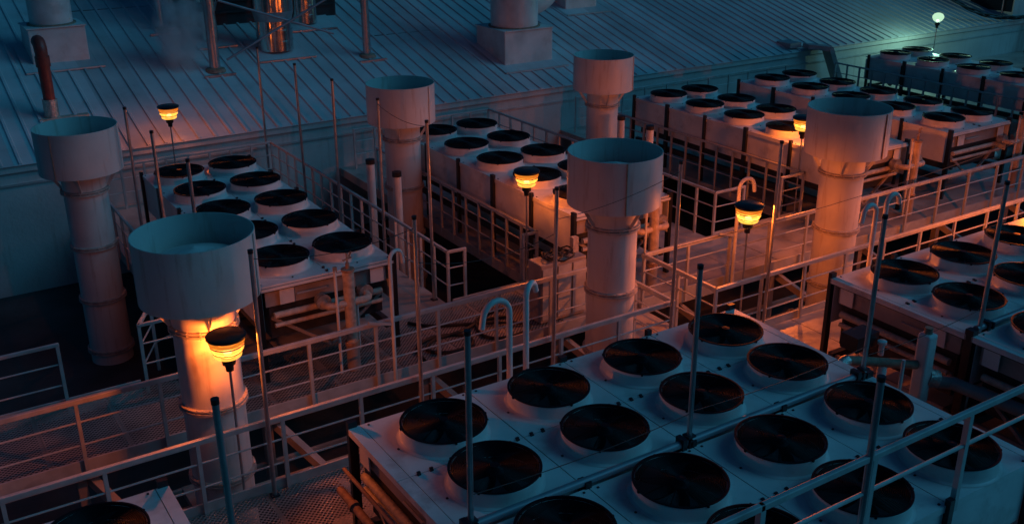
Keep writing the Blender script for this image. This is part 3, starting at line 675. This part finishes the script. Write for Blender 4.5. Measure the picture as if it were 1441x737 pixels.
hose([(6.75, 13.75, hz), (7.0, 13.45, hz), (7.5, 13.2, hz), (8.0, 12.9, hz+.02), (8.4, 12.6, hz), (8.1, 12.4, hz), (7.7, 12.45, hz), (7.55, 12.75, hz), (7.8, 13.25, hz), (8.4, 13.4, hz)], 'black hose trailing across the catwalk towards the cabinet')

# ------------------------------------------------------------------ things on the roof
def roof_box_vent(x, y, w, d, h, cyl_r, cyl_h, label, elbow=False):
    t = thing('roof_vent', (x, y, RZ(y)), label, 'roof vent', 'white vents on the ribbed roof')
    lo = -SL*d/2-.05
    bev(MB().box((-w/2, -d/2, lo), (w/2, d/2, h)).build('curb', 'white', t, False), .02)
    MB().box((-w/2-.03, -d/2-.03, h+.002), (w/2+.03, d/2+.03, h+.03)).build('curb_lid', 'white', t, False)
    fl = MB(); zf = -SL*(d/2+.45)+.05
    fl.v = [(-w/2-.25, -d/2-.45, zf), (w/2+.25, -d/2-.45, zf), (w/2+.25, d/2, SL*d/2+.05), (-w/2-.25, d/2, SL*d/2+.05)]; fl.f = [(0, 1, 2, 3)]
    fl.build('apron', 'roof', t, False)
    MB().bar((-w/2-.25, -d/2-.45, zf), (w/2+.25, -d/2-.45, zf), .05, .04).build('apron_edge', 'rail', t, False)
    if cyl_r:
        MB().lathe([(cyl_r, h+.031), (cyl_r, h+cyl_h)], 48, capt=True).build('duct', 'white', t)
        MB().lathe([(cyl_r, h+.031), (cyl_r+.07, h+.031), (cyl_r+.07, h+.06), (cyl_r, h+.065)], 48).build('flange', 'rust', t)
    if elbow:
        pts = arc((.0, .25, h+1.55), .95, 0, -math.pi, 16, (1, .25, 0), (0, 0, 1)); pts = [Vector(p)+Vector((.85, .2, 0)) for p in pts]
        MB().tube(pts, .42, 32).build('return_bend', 'white', t)
roof_box_vent(4.2, 27.75, 1.32, 1.2, .72, .50, 3.0, 'white round duct on a box curb behind the red pipe')
roof_box_vent(16.08, 24.95, 1.62, 1.55, .75, .68, 3.0, 'white round duct with return bend on box curb by a stack', True)
roof_box_vent(20.2, 27.9, 1.25, 1.2, 1.4, 0, 0, 'plain white box vent higher on the ribbed roof')
t = thing('red_pipe', (3.4, 24.55, RZ(24.55)), 'red painted pipe with foil collar standing on the roof edge', 'pipe')
MB().tube([(0, 0, .02), (0, 0, .42)], .16, 20).build('collar', 'foil', t)
pts = [(0, 0, .40), (0, 0, 1.45)]+arc((0, .22, 1.45), .22, math.pi, math.pi*.45, 6, (0, 1, 0), (0, 0, 1))[1:]
MB().tube(pts, [.125, .135]+[.14]*6, 20).build('pipe', 'red', t)
MB().tube([(0, 0, 1.15), (0, 0, 1.38)], .155, 20).build('sleeve', 'red', t)
MB().box((-.3, -.2, -.06), (.75, .2, .02)).build('base_plate', 'insul', t, False)

def clad_vessel(x, y, rads, label):
    t = thing('clad_vessel', (x, y, RZ(y)), label, 'vessel', 'polished vessels on the roof'); z = 0.0
    for i, (r, h, cone) in enumerate(rads):
        MB().lathe([(r, z), (r, z+h)], 48).build('shell', 'chrome', t)
        for zz in (z+h*.33, z+h*.7): MB().lathe([(r, zz-.012), (r+.008, zz-.01), (r+.008, zz+.01), (r, zz+.012)], 48).build('seam_band', 'chrome', t)
        z += h
        if cone: MB().lathe([(r, z+.002), (cone, z+.26)], 48).build('shoulder', 'galv', t); z += .26
    b = rads[0][0]
    fl = MB(); fl.v = [(-b-.25, -b-.3, -SL*(b+.3)+.05), (b+.35, -b-.3, -SL*(b+.3)+.05), (b+.35, b+.1, SL*(b+.1)+.05), (-b-.25, b+.1, SL*(b+.1)+.05)]; fl.f = [(0, 1, 2, 3)]
    fl.build('apron', 'roof', t, False); MB().bar((-b-.25, -b-.3, -SL*(b+.3)+.05), (b+.35, -b-.3, -SL*(b+.3)+.05), .05, .04).build('apron_edge', 'galv', t, False)
clad_vessel(9.55, 26.75, [(.48, .78, .55), (.55, 2.2, 0)], 'tall polished steel vessel reflecting amber light on the roof')
clad_vessel(11.0, 28.25, [(.38, .72, .45), (.5, 1.6, 0)], 'smaller polished steel vessel behind the crossed braces')
clad_vessel(8.05, 27.6, [(.22, .8, .3), (.3, 1.6, 0)], 'slim polished vessel beside the grey flue pipe')
def flue(x, y, r, h, label, lean=0):
    t = thing('flue_pipe', (x, y, RZ(y)), label, 'pipe', 'grey flues on the roof')
    MB().tube([(0, 0, -.03), (lean, 0, h)], r, 20).build('pipe', 'galv', t); MB().lathe([(r+.14, -.02), (r+.1, .06), (r, .09)], 20).build('boot', 'rust', t)
    MB().box((-.4, -.42, -.09), (.4, -.36, -.03)).build('apron_edge', 'galv', t, False)
flue(7.6, 25.9, .135, 3.2, 'thick grey flue pipe beside the drifting steam'); flue(11.78, 25.75, .11, 3.2, 'slim grey flue pipe past the crossed braces')
flue(7.05, 28.6, .07, 2.6, 'thin grey pipe behind the steam')
flue(7.5, 28.9, .06, 2.6, 'thinner grey pipe behind the steam, near the slim vessel')
for a, b, l in (((7.8, 25.5, 2.42), (10.9, 25.5, 3.86), 'grey brace tube climbing from the flue foot across the vessels'), ((7.75, 25.56, 3.88), (10.75, 25.56, 2.80), 'grey brace tube falling across the polished vessels')):
    c = Vector(a); o = put('brace_tube', MB().tube([(0, 0, 0), Vector(b)-c], .03, 12).mesh('brace_tube', 'duct'), None, a); tag(o, l, 'brace', 'crossed braces on the roof')
t = thing('plant_block', (8.5, 29.1, RZ(29.1)), 'dark louvred plant housing behind the polished vessels', 'housing')
MB().box((-.75, -.6, -.3), (3.6, 1.2, 3.2)).build('body', 'dark', t, False)
for i in range(9): MB().bar((-.7, -.64, .2+i*.3), (3.55, -.64, .2+i*.3), .06, .05).build('louver', 'dark', t, False)

# steam drifting beside the flue
def steam():
    m = bpy.data.materials.new('steam'); m.use_nodes = True; N = m.node_tree.nodes; Lk = m.node_tree.links; N.clear()
    v = N.new('ShaderNodeVolumeScatter'); v.inputs['Color'].default_value = (.95, .95, .95, 1); o = N.new('ShaderNodeOutputMaterial')
    tc = N.new('ShaderNodeTexCoord'); no = N.new('ShaderNodeTexNoise'); no.inputs['Scale'].default_value = 2.2; no.inputs['Detail'].default_value = 2
    Lk.new(tc.outputs['Object'], no.inputs['Vector'])
    mp = N.new('ShaderNodeMapping'); mp.inputs['Scale'].default_value = (1.35, 1.35, .62); Lk.new(tc.outputs['Object'], mp.inputs[0])
    ln = N.new('ShaderNodeVectorMath'); ln.operation = 'LENGTH'; Lk.new(mp.outputs[0], ln.inputs[0])
    f = N.new('ShaderNodeMapRange'); f.inputs[1].default_value = .25; f.inputs[2].default_value = .95; f.inputs[3].default_value = 1; f.inputs[4].default_value = 0; Lk.new(ln.outputs['Value'], f.inputs[0])
    r = N.new('ShaderNodeMapRange'); r.inputs[1].default_value = .38; r.inputs[2].default_value = .72; r.inputs[3].default_value = 0; r.inputs[4].default_value = 13.0; Lk.new(no.outputs['Fac'], r.inputs[0])
    mm = N.new('ShaderNodeMath'); mm.operation = 'MULTIPLY'; Lk.new(f.outputs[0], mm.inputs[0]); Lk.new(r.outputs[0], mm.inputs[1])
    Lk.new(mm.outputs[0], v.inputs['Density']); Lk.new(v.outputs[0], o.inputs['Volume'])
    M['steam'] = m
    prof = [(.001, -1.4), (.45, -1.3), (.66, -.8), (.70, 0), (.6, .8), (.4, 1.3), (.001, 1.4)]
    s = put('steam', MB().lathe(prof, 24).mesh('steam', 'steam'), None, (6.95, 26.3, RZ(26.3)+1.05)); tag(s, 'thin pale steam drifting up beside the grey flue pipe', 'steam', kind='stuff')
steam()

# duct over the eave, cable, rooftop housing far right
t = thing('wall_duct', (25.6, 22.6, 0), 'blue grey duct coming over the eave and sloping down the wall', 'duct')
MB().box((-.35, .2, 1.36), (.15, .8, 1.52)).build('hood', 'duct', t, False)
MB().bar((.2, .05, 1.42), (.95, -.25, 1.32), .42, .14).build('elbow', 'duct', t, False); MB().bar((.9, -.24, 1.34), (1.55, -.35, .0), .42, .16).build('chute', 'duct', t, False)
t = thing('roof_housing', (37.2, 23.6, 1.25), 'pale rooftop housing with a large dark opening at the roof end', 'housing')
MB().box((0, -.83, -.02), (6, 1.35, 3.4)).build('body', 'wall', t, False); MB().box((-.03, -.78, .30), (-.003, 1.0, 3.3)).build('dark_opening', 'black', t, False)
MB().tube([(-.12, -.45, .05), (-.12, -.45, 3.2)], .03, 10).build('drain_pipe', 'galv', t)
t = thing('corner_downpipe', (38.2, 22.6, -.2), 'dark downpipe at far end of the wall', 'pipe')
MB().tube([(-.15, -.1, -.2), (-.08, -.05, 1.5)], .06, 10).build('pipe', 'dark', t); MB().tube([(.12, 0, -.2), (.12, 0, 1.5)], .05, 10).build('pipe', 'dark', t)
cb = MB(); a = Vector((33.9, 23.25, 2.28)); b = Vector((37.9, 22.4, 1.36))
for k in range(3):
    pts = []
    for i in range(25):
        u_ = i/24; p = a.lerp(b, u_); p.z -= .36*math.sin(math.pi*u_)*(1-.3*u_); p += Vector((0, .05*math.sin(7*u_+k*2), .06*math.sin(11*u_+k*2.1))); pts.append(p-a)
    cb.tube(pts, .035, 6)
o = put('cable_bundle', cb.mesh('cable_bundle', 'hose'), None, tuple(a)); tag(o, 'sagging black cable bundle over the roof end', 'cable')
# pipework lying in the void before the far railing
for i, (y, l) in enumerate(((15.2, 'pale pipe lying in the far void, nearest the catwalk'), (16.6, 'pale pipe crossing the middle of the far void'), (18.0, 'pale pipe crossing the far void beside the wall end'))):
    t = thing('void_pipe', (24.9, y, -.35), l, 'pipe', 'pale pipes in the far void')
    MB().tube([(-1.2, 0, 0), (1.2, 0, 0)], .14, 16).build('pipe', 'insul', t); MB().tube([(-.1, 0, 0), (.1, 0, 0)], .2, 16).build('flange', 'foil', t)
    for x in (-.8, .8): MB().box((x-.05, -.05, -1.25), (x+.05, .05, -.12)).build('support', 'dark', t, False)
